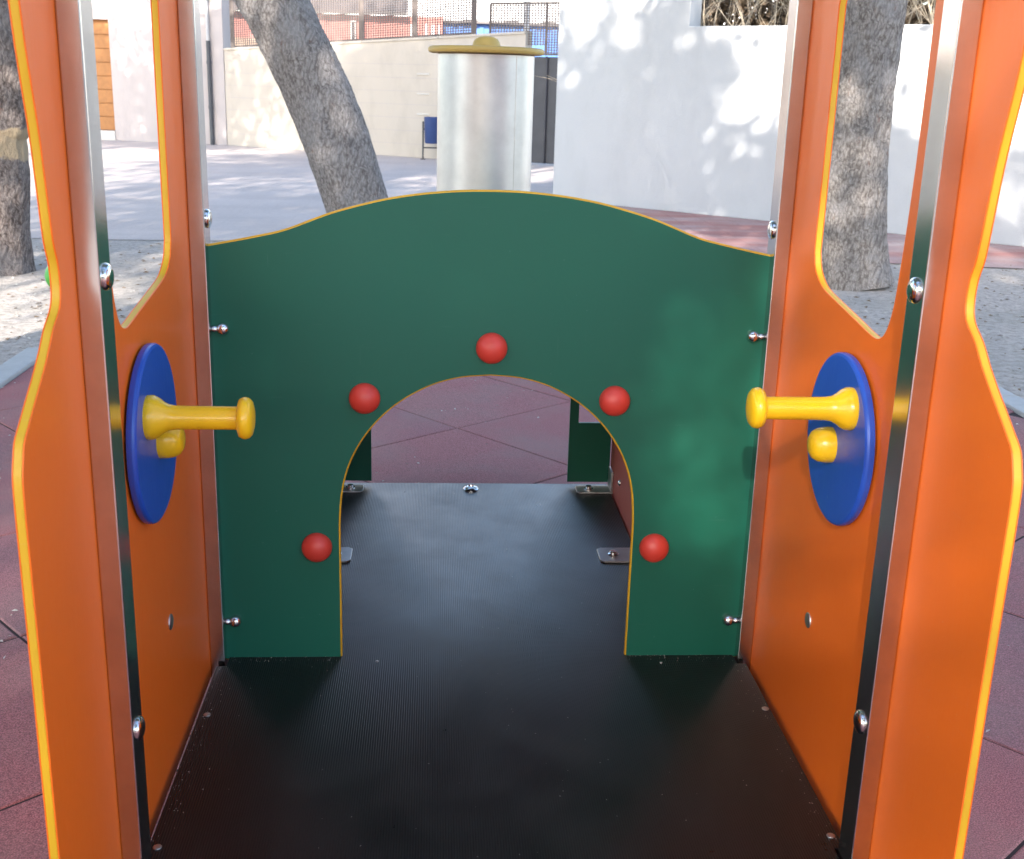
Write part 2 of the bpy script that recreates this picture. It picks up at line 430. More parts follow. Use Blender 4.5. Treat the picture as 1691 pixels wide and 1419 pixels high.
# litter nobody could count
def scatter(name, label, n, region, smin, smax, m, seed, z=G, lift=.004):
    r_ = random.Random(seed); mb = MB()
    for _ in range(n):
        x, y = region(r_); s_ = r_.uniform(smin, smax); a = r_.uniform(0, 6.28); t_ = r_.uniform(-.5, .5)
        ux, uy = math.cos(a)*s_, math.sin(a)*s_; q = r_.uniform(.3, .6)
        h = abs(t_)*s_*.6
        mb.add([(x-ux, y-uy, z+lift*.3), (x+uy*q, y-ux*q, z+lift+h), (x+ux, y+uy, z+lift*.5+h*.4), (x-uy*q, y+ux*q, z+lift*.6)], [(0, 1, 2), (0, 2, 3)])
    o = mb.build(name, m); return tag(o, label, 'litter', kind='stuff')
def dirt_region(r_):
    while True:
        x, y = r_.uniform(-4.5, 5.0), r_.uniform(-1, 6.1)
        if not (RX0-.12 < x < RX1+.12 and y < RY1+.12): return x, y
scatter('leaf_litter', 'small dry leaves scattered over the bare dirt around the play train', 2600, dirt_region, .006, .02, M['litter'], 3, G-.006, .006)
scatter('gravel', 'small pale pebbles strewn over the bare dirt behind the kerbs', 5200, dirt_region, .004, .012, M['fleck'], 5, G-.006, .007)
scatter('flecks', 'tiny pale flecks of debris on the purple red rubber tiles', 420, lambda r_: (r_.uniform(RX0, RX1), r_.uniform(-1, 2.7)), .003, .008, M['fleck'], 6, G+.001, .003)

# ------------------------------------------------------------------ play train
train = root('play_train', (0, .05, G), 'orange and green play train with arched doorway, steel posts and black ribbed floor', 'play train')
# deck
def deck_outline():
    pts = [(-.4914, -.70), (-.4914, -.655), (-.476, -.655), (-.476, -.588), (-.4914, -.588), (-.4914, -.034), (-.474, -.034), (-.474, .034), (-.39, .04), (-.372, .05), (-.372, .988)]
    return pts+[(-x, y) for x, y in reversed(pts)]
deck = cut_board('deck', [deck_outline()], .03, lambda a, b, c: (a, b, c-.015), M['deck'], train, .0015)
for x, y in ((-.479, -.562), (-.476, -.206), (.482, -.201), (.480, -.56), (-.2, -.02), (.33, -.03)):
    mb = dome((x, y, .0005), (0, 0, 1), .0062 if abs(x) > .4 else .003, .0016, 16, .4)
    sc = mb.build('screw', M['satin'], deck, smooth=40)
mb = MB(); mb.lathe([(.0001, .0), (.0205, .0), (.0205, .003), (.015, .0085), (.008, .0095), (.007, .006), (0, .006)], (.002, .938, 0), (0, 0, 1), 28)
mb.build('floor_cap', M['chrome'], deck, smooth=40)
for x, y in ((-.2, .94), (.2, .94), (0, -.68)):
    dome((x, y, -.055), (0, 0, 1), .02, .008, 10).build('floor_foot', M['dark'], deck)
MB().box((-.36, -.6, G), (-.30, .9, -.031)).build('deck_beam', M['satin'], deck)
MB().box((.30, -.6, G), (.36, .9, -.031)).build('deck_beam', M['satin'], deck)
# litter specks lying on the deck
r_ = random.Random(9); mb = MB()
for q in range(330):
    x, y = r_.uniform(-.46, .46), r_.uniform(-.69, -.01) if r_.random() < .7 else r_.uniform(.05, .9)
    if y > 0: x *= .6
    if 110 <= q < 210:
        x = r_.choice((-1, 1))*r_.uniform(.27, .47); y = -.002-abs(r_.gauss(0, .012))
    elif q >= 210:
        x = r_.choice((-1, 1))*(.488-abs(r_.gauss(0, .014))); y = r_.uniform(-.58, -.04)
    s_ = r_.uniform(.0006, .0017); a = r_.uniform(0, 6.28); c_, n_ = math.cos(a)*s_, math.sin(a)*s_
    mb.add([(x-c_, y-n_, .0008), (x+n_*.5, y-c_*.5, .0018), (x+c_, y+n_, .0010), (x-n_*.5, y+c_*.5, .0016)], [(0, 1, 2, 3)])
tag(mb.build('deck_flecks', M['fleck'], deck), kind='stuff')

PI_, PO = .4775, .5035            # inner and outer face of the posts
TOP = 1.36
posts = []
for sx in (-1, 1):
    for y0, y1 in ((-.645, -.597), (-.024, .024)):
        mb = MB(); x0, x1 = sorted((sx*PI_, sx*PO)); mb.box((x0, y0, G), (x1, y1, TOP))
        po = mb.build('post', M['steel'], train, bev=.0018); posts.append(po)
        yc = (y0+y1)/2+.002
        for z in ((.808, .222) if y0 < -.3 else (.805, .222, )):
            if y0 > -.3 and z < .5: continue
            dome((sx*PI_, yc, z), (-sx, 0, 0), .0160, .0080, 28, .12).build('bolt_cap', M['chrome'], po, smooth=50)
        for z in (1.2,):
            dome((sx*PI_, yc, z), (-sx, 0, 0), .0160, .0080, 28, .12).build('bolt_cap', M['chrome'], po, smooth=50)

# orange side panels: skins with a yellow core
rear = [(-.868, 1.36), (-.868, 1.30), (-.80, 1.25), (-.757, 1.13), (-.746, 1.055), (-.728, .975), (-.720, .92), (-.712, .862), (-.702, .835), (-.7, .808), (-.708, .788), (-.735, .770), (-.758, .749), (-.782, .730), (-.808, .7115), (-.832, .694), (-.850, .680), (-.858, .664), (-.865, .640), (-.866, .585), (-.865, .45), (-.865, .2), (-.865, -.03)]
rear = rear[:3]+dense(rear[3:-3], 4)+rear[-3:]
outer = [(.028, -.03), (.028, 1.36)]+rear
win = [(-.150, 1.16), (-.1515, 1.0), (-.1515, .90), (-.151, .80), (-.1545, .783), (-.163, .766), (-.180, .753), (-.207, .742), (-.25, .735), (-.31, .7275), (-.37, .720), (-.42, .7135), (-.448, .7125), (-.468, .719), (-.481, .732), (-.490, .750), (-.497, .775), (-.501, .81), (-.506, .86), (-.511, .95), (-.512, 1.05), (-.511, 1.16), (-.49, 1.215), (-.44, 1.235), (-.22, 1.235), (-.17, 1.215)]
win = win[:2]+dense(win[2:-6], 4)+win[-6:]
TH = .0118
panels = []
for sx in (-1, 1):
    xin = PO+.0004
    sk = .0019
    mp = lambda a, b, c, q=0.: (sx*(xin+q+c), a, b)
    p = cut_board('side_panel', [outer, win], sk*1, lambda a, b, c: (sx*(xin+sk/2+c), a, b), M['orange'], train, .0007)
    cut_board('outer_skin', [outer, win], sk, lambda a, b, c: (sx*(xin+TH-sk/2+c), a, b), M['orange'], p, .0007)
    cut_board('core', [outer, win], TH-2*sk, lambda a, b, c: (sx*(xin+TH/2+c), a, b), M['yellow'], p, .0004)
    panels.append(p)
    dome((sx*xin, -.306, .2205), (-sx, 0, 0), .0125, .004, 24, .3).build('bolt_cap', M['satin'], p, smooth=50)
    for y in (-.619, .002):
        for z in (.222, .808):
            dome((sx*(xin+TH), y, z), (sx, 0, 0), .0215, .030, 20).build('plastic_cap', M['greencap'], p, smooth=50)
# spinning discs with handle peg
def peg(c, ax, L):
    mb = MB()
    pr = [(0, -.002), (.0300, -.002), (.0308, .002), (.0305, .008), (.0270, .015), (.0215, .022), (.0180, .029), (.0166, .038), (.0162, .06), (.0160, L-.018), (.0162, L-.011),
          (.0200, L-.0105), (.0262, L-.0085), (.0288, L-.0035), (.0290, L), (.0278, L+.0045), (.0235, L+.0085), (.0150, L+.0108), (0, L+.0118)]
    return mb.lathe(pr, c, ax, 40)
for sx, py, pz, L, tilt in ((-1, -.430, .5856, .1315, 0), (1, -.4306, .6075, .1365, 0)):
    x = sx*(PO+.0004-.003); t = .0135; rr = .1275
    mb = MB(); mb.lathe([(0, 0), (rr-.003, 0), (rr-.0008, .001), (rr, .0035), (rr, t-.005), (rr-.0015, t-.0018), (rr-.005, t), (0, t)], (x, -.3765, .5465), (-sx, 0, 0), 96)
    d = mb.build('spinning_disc', M['blue'], train, loc=(x, -.3765, .5465), smooth=25)
    peg((x-sx*t, py, pz), (-sx, 0, 0), L).build('handle_peg', M['yplastic'], d, smooth=60)
    hb = MB(); hb.lathe([(0, -.001), (.0265, -.001), (.0270, .004), (.0265, .012), (.0245, .021), (.0205, .028), (.013, .0325), (0, .034)], (x-sx*t, -.3765+.010, .5465-.012), (-sx, 0, 0), 36)
    hb.build('hub_cap', M['yplastic'], d, smooth=60)
# green panel with the arched doorway
def arch_curve(h):
    s_ = [(.2655, 0), (.2655, .12), (.2655, .235), (.2650, .275), (.2605, .325), (.2510, .366), (.2370, .400), (.2170, .433), (.1930, .462), (.1640, .488), (.1300, .510), (.0930, .527), (.0500, .538), (0, .542)]
    s_ = [(x, z*h/.542) for x, z in s_]
    return s_[:2]+dense(s_[2:], 4)
top = [(.4814, .762), (.43, .772), (.395, .7795), (.36, .7875), (.335, .796), (.305, .808), (.27, .821), (.225, .834), (.18, .845), (.13, .8535), (.08, .859), (.04, .8615), (0, .8622)]
top = dense(top, 4)
half_a = arch_curve(.542)
# walk: right foot -> outer edge -> over the top -> left foot -> arch back
pts = [(.2655, -.006), (.4814, -.006)]+top+[(-x, z) for x, z in reversed(top[:-1])]+[(-.4814, -.006)]
arch = [(-x, z) for x, z in half_a[:-1]]+[(0, .542)]+[(x, z) for x, z in reversed(half_a[:-1])]
arch = [(x, z if z > 0 else -.006) for x, z in arch]
pts = pts+[arch[0]]+arch[1:-1]
near = cut_board('arch_panel', [pts], .0010, lambda a, b, c: (a, .0005+c, b), M['green'], train, .0002, inset=.0030)
cut_board('core', [pts], .0106, lambda a, b, c: (a, .0063+c, b), M['yellow'], near, .0030, 2)
cut_board('back_skin', [pts], .0010, lambda a, b, c: (a, .0121+c, b), M['green'], near, .0002, inset=.0030)
for x, z in ((-.308, .2204), (.308, .2204), (-.2199, .5), (.2199, .5), (0, .5924)):
    mb = MB(); pr = [(.0001, 0)]+[(.0272*math.sin(a), .0015+.019*(1-math.cos(a)) if False else .0) for a in ()]
    prof = [(0, -.001), (.0272, -.001), (.0274, .003)]+[(.0274*math.cos(i/9*math.pi/2) if i < 9 else 0, .003+.0215*math.sin(i/9*math.pi/2)) for i in range(1, 10)]
    mb.lathe(prof, (x, 0, z), (0, -1, 0), 36); mb.build('ball_knob', M['redball'], near, smooth=60)
for x in (-.4588, .4588):
    for z in (.0745, .62):
        dome((x, 0, z), (0, -1, 0), .0112, .0140, 24, .3).build('bolt_cap', M['chrome'], near, smooth=50)
        dome((x*1.0290, 0, z), (0, -1, 0), .0068, .0110, 20, .3).build('bolt_cap', M['chrome'], near, smooth=50)  # small dome added as the bolt's mirror image in the post
# boiler behind the doorway
bo = [(.374, .012), (.374, .30), (.3735, .37), (.366, .41), (.350, .447), (.322, .480), (.28, .507), (.22, .529), (.13, .546), (.06, .553), (0, .555)]
fo = bo+[(-x, z) for x, z in reversed(bo[:-1])]
half_f = arch_curve(.50)
farch = [(-x*.985, max(z, .012)) for x, z in half_f[:-1]]+[(0, .50)]+[(x*.985, max(z, .012)) for x, z in reversed(half_f[:-1])]
fp = fo+farch
hole = [[(s_*.285, .177), (s_*.35, .177), (s_*.35, .262), (s_*.300, .262), (s_*.285, .245)] for s_ in (-1, 1)]
far = cut_board('arch_panel', [fp]+hole, .0115, lambda a, b, c: (a, .974+c, b), M['green'], train, .0006)
shell = MB()
oc = [(-x, z) for x, z in bo]+[(x, z) for x, z in reversed(bo[:-1])]
k0 = 2
arc = [p for p in oc if p[1] >= .30]
vs = []; n = len(arc)
for x, z in arc:
    vs += [(x*1.02, .0135, z*1.012+.002), (x*1.02, .968, z*1.012+.002)]
for x, z in arc:
    vs += [(x*.99, .0135, z*.985), (x*.99, .968, z*.985)]
fs = []
for i in range(n-1):
    fs += [(2*i, 2*i+1, 2*i+3, 2*i+2), (2*n+2*i, 2*n+2*i+2, 2*n+2*i+3, 2*n+2*i+1), (2*i, 2*i+2, 2*n+2*i+2, 2*n+2*i), (2*i+1, 2*n+2*i+1, 2*n+2*i+3, 2*i+3)]
fs += [(0, 2*n, 2*n+1, 1), (2*n-2, 2*n-1, 4*n-1, 4*n-2)]
shell.add(vs, fs); shell.build('boiler_roof', M['satin'], train, smooth=40)
for sx in (-1, 1):
    x0, x1 = sorted((sx*.376, sx*.388))
    bp = MB().box((x0, .014, -.02), (x1, .967, .302)).build('boiler_side', M['red_board'], train, bev=.001)
    dome((sx*.376, .80, .068), (-sx, 0, 0), .008, .006, 16).build('bolt_cap', M['chrome'], bp, smooth=50)
    dome((sx*.376, .30, .068), (-sx, 0, 0), .008, .006, 16).build('bolt_cap', M['chrome'], bp, smooth=50)
    for y0, y1 in ((.442, .524), (.905, .962)):
        mb = MB(); t_ = .0045
        ol = [(sx*.376, y0), (sx*.290, y0), (sx*.281, y0+.008), (sx*.281, y1-.008), (sx*.290, y1), (sx*.376, y1)]
        br = cut_board('bracket', [ol], .0048, lambda a, b, c: (a, b, .0026+c), M['satin'], train, .0012)
        x2, x3 = sorted((sx*.3755, sx*.370))
        MB().box((x2, y0, .0052), (x3, y1, .06)).build('bracket_leg', M['satin'], br, bev=.0012)
        hb = MB(); hb.lathe([(0, 0), (.0125, 0), (.0125, .002), (.0085, .0025), (.0085, .007), (.007, .0085), (0, .0085)], (sx*.315, (y0+y1)/2, .005), (0, 0, 1), 12)
        hb.build('bolt', M['chrome'], br, smooth=30)
# chimney on the boiler
cx, cy = .002, .52
mb = MB(); mb.lathe([(0, .548), (.0990, .548), (.0990, .56), (.0988, 1.0875), (.0965, 1.089), (0, 1.089)], (cx, cy, 0), (0, 0, 1), 128)
ch = mb.build('chimney', M['satin'], train, loc=(cx, cy, .548), smooth=40)
mb = MB(); mb.lathe([(0, 1.0895), (.112, 1.0895), (.1165, 1.0910), (.1185, 1.0945), (.1185, 1.0985), (.1165, 1.1015), (.112, 1.103), (0, 1.103)], (cx, cy, 0), (0, 0, 1), 96)
mb.build('lid', M['lid'], ch, smooth=40)
MB().box((cx+.0975*math.sin(.62)-.0012, cy-.0992*math.cos(.62)-.0006, .56), (cx+.0975*math.sin(.62)+.0012, cy-.0992*math.cos(.62)+.004, 1.086)).build('weld_seam', M['satin'], ch)
mb = MB(); mb.lathe([(0, 1.1025), (.0285, 1.1025), (.0288, 1.107), (.0270, 1.1135), (.0225, 1.119), (.0145, 1.1235), (0, 1.125)], (cx, cy, 0), (0, 0, 1), 40)
mb.build('lid_knob', M['lid'], ch, smooth=60)
# unseen board added over the cab's open back to shade the upper right panel
cut_board('added_shade_board', [[(-.516, 1.362), (.516, 1.362), (.516, 1.44), (.36, 1.56), (.16, 1.63), (0, 1.65), (-.16, 1.63), (-.36, 1.56), (-.516, 1.44)]], .012, lambda a, b, c: (a, -.862+c, b), M['green'], train, .001)

# ------------------------------------------------------------------ walls and buildings
def ray_len(a, b): return (Vector(a)-Vector(b)).length
# white wall on the right: tall end and lower run
A = Vector((1.735, 9.256)); B = Vector((4.316, 6.936)); D = (B-A).normalized()
W0 = A+D*((1.08-A.x)/D.x); W1 = A+D*((2.152-A.x)/D.x); W2 = A+D*9.0
wl = root('white_wall', (W0.x, W0.y, G), 'white plastered wall with a tall end block right of the steel chimney', 'wall')
Wn = Vector((-D.y, D.x)); wd1 = (W1-W0).length
cut_board('wall_body', [[(0, G), (9.2, G), (9.2, 1.566), (wd1, 1.566), (wd1, 3.2), (0, 3.2)]], .2, lambda a, b, c: (W0.x+D.x*a+Wn.x*(.1+c), W0.y+D.y*a+Wn.y*(.1+c), b), M['white'], wl, .008)
# far-left building
C0 = Vector((-3.512, 18.054)); C1 = Vector((-5.52, 18.66)); DD = (C1-C0).normalized()
C2 = C0+DD*9.5
hb_ = root('beige_house', (C0.x, C0.y, G), 'beige rendered house with an orange wooden door and a dark downpipe', 'house')
dl = [(Vector((-5.36, 0))-Vector((C0.x, 0))).x/DD.x, 2.75]   # door span along the facade
d0, d1 = dl[0]+.10, dl[0]+.74
nrm = Vector((-DD.y, DD.x))
mbw = MB()
mbw.obox(C0+DD*d0, C0, (G, 5), (G, 5), 0, -.0001-.4 if False else .4)
def fac(a, b, z0, z1, off=0., th=.4):
    return MB().obox(C0+DD*b, C0+DD*a, (z0, z1), (z0, z1), -off-th if False else off, th)
fac(0, d0, G, 5).build('wall', M['beige'], hb_)
fac(d1, 9.5, G, 5).build('wall', M['beige'], hb_)
fac(d0, d1, 1.86, 5, .0, .4).build('wall', M['beige'], hb_)
fac(d0, d1, G, .085, -.02, .42).build('door_step', M['stone'], hb_)
dr = fac(d0+.002, d1-.002, .086, 1.858, .14, .03).build('door', M['wood'], hb_)
for i in range(8):
    z0 = .10+i*.2185
    fac(d0+.02, d1-.02, z0, z0+.205, .115, .0245).build('plank', M['wood'], dr, bev=.004)
ry = C0+DD*.24
pp = nrm*.04
pb = MB().tube([(ry.x+pp.x, ry.y+pp.y, G), (ry.x+pp.x, ry.y+pp.y, 1.56)], .034, 14).build('downpipe', M['pipe'], hb_, smooth=40)
MB().tube([(ry.x+pp.x, ry.y+pp.y, 1.561), (ry.x+pp.x, ry.y+pp.y, 4.8)], .026, 14).build('pipe_upper', M['pipew'], pb, smooth=40)
for z in (.5, 1.2): MB().tube([(ry.x+pp.x, ry.y+pp.y, z), (ry.x+pp.x, ry.y+pp.y, z+.05)], .041, 14).build('pipe_collar', M['pipe'], pb, smooth=40)
# low cream wall with mesh fence
L0 = Vector((-3.512, 18.054)); L1 = Vector((-.259, 15.973)); LD = (L1-L0).normalized(); LN = Vector((-LD.y, LD.x))
def Lx(x): return L0+LD*((x-L0.x)/LD.x)
def ztop(x): return 1.418+(x+3.45)*.0605
cw = root('low_wall', (L0.x, L0.y, G), 'cream block wall under the mesh fence behind the leaning tree', 'wall')
P, Q = Lx(-3.50), Lx(1.15)
MB().obox(P, Q, (G, ztop(-3.5)), (G, ztop(1.15)), 0, .2).build('wall_body', M['cream'], cw)
xs = [-3.50, -2.35, -1.2, -.05, 1.15]
for a, b in zip(xs, xs[1:]):
    MB().obox(Lx(a+.003), Lx(b-.003), (ztop(a)+.001, ztop(a)+.036), (ztop(b)+.001, ztop(b)+.036), -.015, .23).build('coping', M['cream'], cw, bev=.006)
for z in (1.13, .85, .56):
    MB().obox(Lx(-.364), Lx(-.186), (z-.012, z+.012), (z-.012, z+.012), -.012, .012).build('ledge', M['stone'], cw, bev=.003)
for z in [.12+.19*k for k in range(7)]:
    MB().obox(Lx(-3.48), Lx(1.13), (z, z+.006), (z+.0, z+.006), -.0022, .0022).build('course_line', M['beige'], cw)
fe = root('mesh_fence', (L0.x, L0.y, 1.45), 'brown metal mesh fence on top of the cream wall', 'fence')
px = [-3.40, -2.33, -1.255, -.447, .405]
for i, x in enumerate(px):
    c = Lx(x)+LN*.08; z = ztop(x)+.03
    MB().tube([(c.x, c.y, z), (c.x, c.y, z+1.25)], .038 if i < 4 else .05, 4).build('post', M['rail'], fe)
for a, b in zip(px, px[1:]):
    mb = MB(); n = int((b-a)/.036); pa, pb_ = Lx(a)+LN*.08, Lx(b)+LN*.08; za, zb = ztop(a)+.06, ztop(b)+.06
    t_ = .0066
    for k in range(1, n):
        c = pa.lerp(pb_, k/n); z = za+(zb-za)*k/n
        mb.obox(c-LD*t_, c+LD*t_, (z, z+1.15), (z, z+1.15), -t_, 2*t_)
    for k in range(34):
        mb.obox(pa, pb_, (za+.034*k, za+.034*k+2*t_), (zb+.034*k, zb+.034*k+2*t_), t_*1.1, t_*1.4)
    tag(mb.build('mesh', M['wire'], fe), kind='stuff')
    MB().obox(pa, pb_, (za-.022, za), (zb-.022, zb), -.012, .024).build('rail', M['rail'], fe)
    MB().obox(pa, pb_, (za+1.15, za+1.17), (zb+1.15, zb+1.17), -.012, .024).build('rail', M['rail'], fe)
# tan boards tied to the first bay
# dark gate with its own mesh panel over it
g0, g1 = Lx(1.17), Lx(2.9)
ga = root('metal_gate', (g0.x, g0.y, G), 'dark grey double metal gate between the chimney and the white wall', 'gate')
MB().obox(Lx(1.17), Lx(2.25), (G+.04, 1.39), (G+.04, 1.39), .052, .01).build('back_sheet', M['gate'], ga)
gx = [1.17, 1.44, 1.71, 1.98, 2.25]
for a, b in zip(gx, gx[1:]):
    MB().obox(Lx(a+.006), Lx(b-.006), (G+.03, 1.40), (G+.03, 1.40), .02, .03).build('leaf_panel', M['gate'], ga, bev=.006)
    c = Lx(b)
    MB().tube([(c.x, c.y, G+.03), (c.x, c.y, 1.405)], .016, 10).build('stile', M['gate'], ga, smooth=40)
gf = root('gate_fence', (g0.x, g0.y, 1.4), 'short framed mesh panel above the dark gate', 'fence')
for x in (.64, 1.394, 2.2):
    c = Lx(x)+LN*.06
    MB().tube([(c.x, c.y, 1.42), (c.x, c.y, 2.10)], .026, 4).build('post', M['rail'], gf)
MB().obox(Lx(.64), Lx(2.2), (2.09, 2.12), (2.09, 2.12), .05, .026).build('rail', M['rail'], gf)
MB().obox(Lx(1.16), Lx(2.2), (1.42, 1.445), (1.42, 1.445), .05, .026).build('rail', M['rail'], gf)
for a, b in ((.64, 1.394), (1.394, 2.2)):
    mb = MB(); n = int((b-a)/.036); pa, pb_ = Lx(a)+LN*.06, Lx(b)+LN*.06; t_ = .0066
    lo = ztop(.9)+.05 if a < 1 else 1.445
    for k in range(1, n):
        c = pa.lerp(pb_, k/n); mb.obox(c-LD*t_, c+LD*t_, (1.55 if a < 1 else 1.44, 2.09), (1.55 if a < 1 else 1.44, 2.09), -t_, 2*t_)
    for k in range(16 if a < 1 else 19):
        z = (1.56 if a < 1 else 1.45)+.034*k; mb.obox(pa, pb_, (z, z+2*t_), (z, z+2*t_), t_*1.1, t_*1.4)
    tag(mb.build('mesh', M['wire'], gf), kind='stuff')
# litter bin
bx, by = -.20, 15.62
bn = root('litter_bin', (bx, by, G), 'blue litter bin on dark legs against the cream wall', 'bin')
mb = MB(); mb.lathe([(0, .16), (.095, .16), (.105, .175), (.118, .52), (.121, .535), (.112, .535), (.10, .20), (0, .19)], (bx+.06, by, 0), (0, 0, 1), 20); mb.build('bin_body', M['bin'], bn, smooth=40)
for sx in (-1, 1):
    MB().tube([(bx+.06+sx*.13, by, G), (bx+.06+sx*.13, by, .47)], .013, 8).build('leg', M['binframe'], bn, smooth=40)
    MB().tube([(bx+.06+sx*.13, by, .36), (bx+.06+sx*.10, by, .36)], .016, 8).build('pivot', M['binframe'], bn, smooth=40)
    MB().box((bx+.06+sx*.13-.035, by-.04, G), (bx+.06+sx*.13+.035, by+.04, G+.012)).build('foot', M['binframe'], bn)
MB().tube([(bx-.07, by, .10), (bx+.19, by, .10)], .010, 8).build('crossbar', M['binframe'], bn, smooth=40)
# lamp pole
lp = Lx(.607)+LN*1.2
pl = root('lamp_pole', (lp.x, lp.y, G), 'pale grey metal pole rising behind the mesh fence', 'pole')
MB().tube([(lp.x, lp.y, G), (lp.x, lp.y, 4.2)], [.05, .042], 14).build('shaft', M['pipew'], pl, smooth=40)
MB().tube([(lp.x, lp.y, 4.2), (lp.x, lp.y, 4.35)], [.09, .05], 14).build('lamp_head', M['pipew'], pl, smooth=40)
# beyond the fence
rh = root('red_house', (-2.6, 27, G), 'low red rendered house seen through the mesh fence', 'house')
MB().box((-6.5, 26.0, G), (.05, 31, 2.42)).build('wall', M['brick'], rh)
MB().add([(-6.6, 25.7, 2.42), (-.75, 25.7, 2.42), (-.75, 28, 3.4), (-6.6, 28, 3.4), (-6.6, 25.7, 2.5), (-.75, 25.7, 2.5), (-.75, 28, 3.48), (-6.6, 28, 3.48)], [(0,3,2,1),(4,5,6,7),(0,1,5,4),(1,2,6,5),(2,3,7,6),(3,0,4,7)]).build('roof', M['slate'], rh)
for x in (-1.75, -1.95): 
    f = MB().box((x-.05, 25.94, 1.6), (x+.05, 25.995, 2.3)).build('window', M['farwhite'], rh)
    MB().box((x-.035, 25.92, 1.63), (x+.035, 25.938, 2.27)).build('pane', M['glass'], f)
MB().box((-5.2, 25.85, 1.0), (-3.3, 25.98, 1.85)).build('board_screen', M['tan'], rh)
for x in (-.62, -.30, -.16, -.03):
    MB().box((x-.03, 25.6, G), (x+.03, 25.66, 2.25)).build('white_stake', M['farwhite'], rh)
wh = root('white_house', (3, 37, G), 'sunlit white house far behind the gate', 'house')
MB().box((-2.5, 36, G), (14, 42, 7)).build('wall', M['farwhite'], wh)
for x in (1.0, 2.2, 3.4):
    f = MB().box((x-.22, 35.93, 2.75), (x+.22, 35.995, 2.88)).build('ledge', M['slate'], wh)
bc = root('blue_container', (1.4, 29, G), 'blue metal container behind the mesh fence', 'container')
MB().box((-.1, 28.6, G), (3.6, 30, 2.42)).build('body', M['bluefar'], bc, bev=.02)
for k in range(14):
    MB().box((-.05+k*.26, 28.56, .05), (.05+k*.26, 28.598, 2.36)).build('rib', M['bluefar'], bc)
MB().box((.0, 28.4, 2.425), (3.7, 30, 2.48)).build('lid', M['slate'], bc)

# unseen house added behind the viewer to dim horizon sky reflected in steel
sh_ = root('added_backdrop_house', (0, -17, G), 'long pale house added behind the viewer, outside the picture, to dim the low sky', 'house')
MB().box((-16, -20, G), (14, -16.5, 3.2)).build('wall', M['beige'], sh_)
MB().box((-16.3, -20.3, 3.205), (14.3, -16.1, 3.4)).build('roof', M['slate'], sh_)
for k in range(9):
    x = -13+k*3.0
    f = MB().box((x-.5, -16.498, 1.0), (x+.5, -16.44, 2.4)).build('window', M['farwhite'], sh_)
    MB().box((x-.44, -16.438, 1.06), (x+.44, -16.425, 2.34)).build('pane', M['glass'], f)
# ------------------------------------------------------------------ trees
def trunk_mesh(path, radii, seg, rings, seed, amp, parent, m, name='trunk', flare=0.):
    pts = [Vector(p) for p in path]
    def samp(t):
        x = t*(len(pts)-1); i = min(int(x), len(pts)-2); f = x-i
        P0, P1, P2, P3 = pts[max(i-1, 0)], pts[i], pts[i+1], pts[min(i+2, len(pts)-1)]
        c = .5*((2*P1)+(P2-P0)*f+(2*P0-5*P1+4*P2-P3)*f*f+(3*P1-P0-3*P2+P3)*f**3)
        return c, radii[i]+(radii[i+1]-radii[i])*f
    mb = MB(); vs = []; off = Vector((seed*7.3, seed*3.1, 0))
    for i in range(rings+1):
        c, r0 = samp(i/rings); d = (samp(min(1, (i+.5)/rings))[0]-samp(max(0, (i-.5)/rings))[0]).normalized()
        ux = Vector((1, 0, 0)); ux = (ux-d*ux.dot(d)).normalized(); uy = d.cross(ux)
        for k in range(seg):
            a = 2*math.pi*k/seg
            q = Vector((math.cos(a)*1.2, math.sin(a)*1.2, c.z*1.1))+off
            big = noise.noise(q*1.3)*.10
            fine = noise.noise(Vector((math.cos(a)*9*r0/.2, math.sin(a)*9*r0/.2, c.z*9))+off)
            fine2 = 1-abs(noise.noise(Vector((math.cos(a)*16*r0/.2, math.sin(a)*16*r0/.2, c.z*11))+off))*2
            fl = flare*math.exp(-max(0, c.z-G)/.16)*(1+.35*math.sin(a*5+seed))
            vs.append(c+(ux*math.cos(a)+uy*math.sin(a))*(r0*(1+big)+fl+amp*(fine*.6+fine2*.5)))
    fs = [(i*seg+k, i*seg+(k+1) % seg, (i+1)*seg+(k+1) % seg, (i+1)*seg+k) for i in range(rings) for k in range(seg)]
    fs.append(tuple(rings*seg+k for k in range(seg)))
    mb.add(vs, fs); return mb.build(name, m, parent, loc=(pts[0].x, pts[0].y, G), smooth=80)
def leaf_mesh(c, rad, n, seed, size, gaps=()):
    g = np.random.default_rng(seed)
    # clumps inside the crown, leaves inside the clumps
    nc = 70
    d = g.normal(size=(nc, 3)); d /= np.linalg.norm(d, axis=1)[:, None]
    cl = d*(g.random(nc)**(1/2.2))[:, None]*np.array(rad)+np.array(c)
    idx = g.integers(0, nc, n); P = cl[idx]+g.normal(size=(n, 3))*np.array(rad)*.15
    for (o, dr, rr, keep) in gaps:
        o = np.array(o); dr = np.array(dr)/np.linalg.norm(dr); v = P-o; q = v-np.outer(v@dr, dr)
        P = P[(np.linalg.norm(q, axis=1) > rr) | (g.random(len(P)) < keep)]
    n = len(P)
    a = g.normal(size=(n, 3)); a /= np.linalg.norm(a, axis=1)[:, None]
    b = np.cross(a, g.normal(size=(n, 3))); b /= np.linalg.norm(b, axis=1)[:, None]
    s_ = size*g.uniform(.6, 1.3, n)[:, None]
    vs = np.empty((n, 4, 3)); vs[:, 0] = P-a*s_; vs[:, 1] = P+b*s_*.5; vs[:, 2] = P+a*s_; vs[:, 3] = P-b*s_*.5
    return vs.reshape(-1, 3), [(4*i, 4*i+1, 4*i+2, 4*i+3) for i in range(n)]
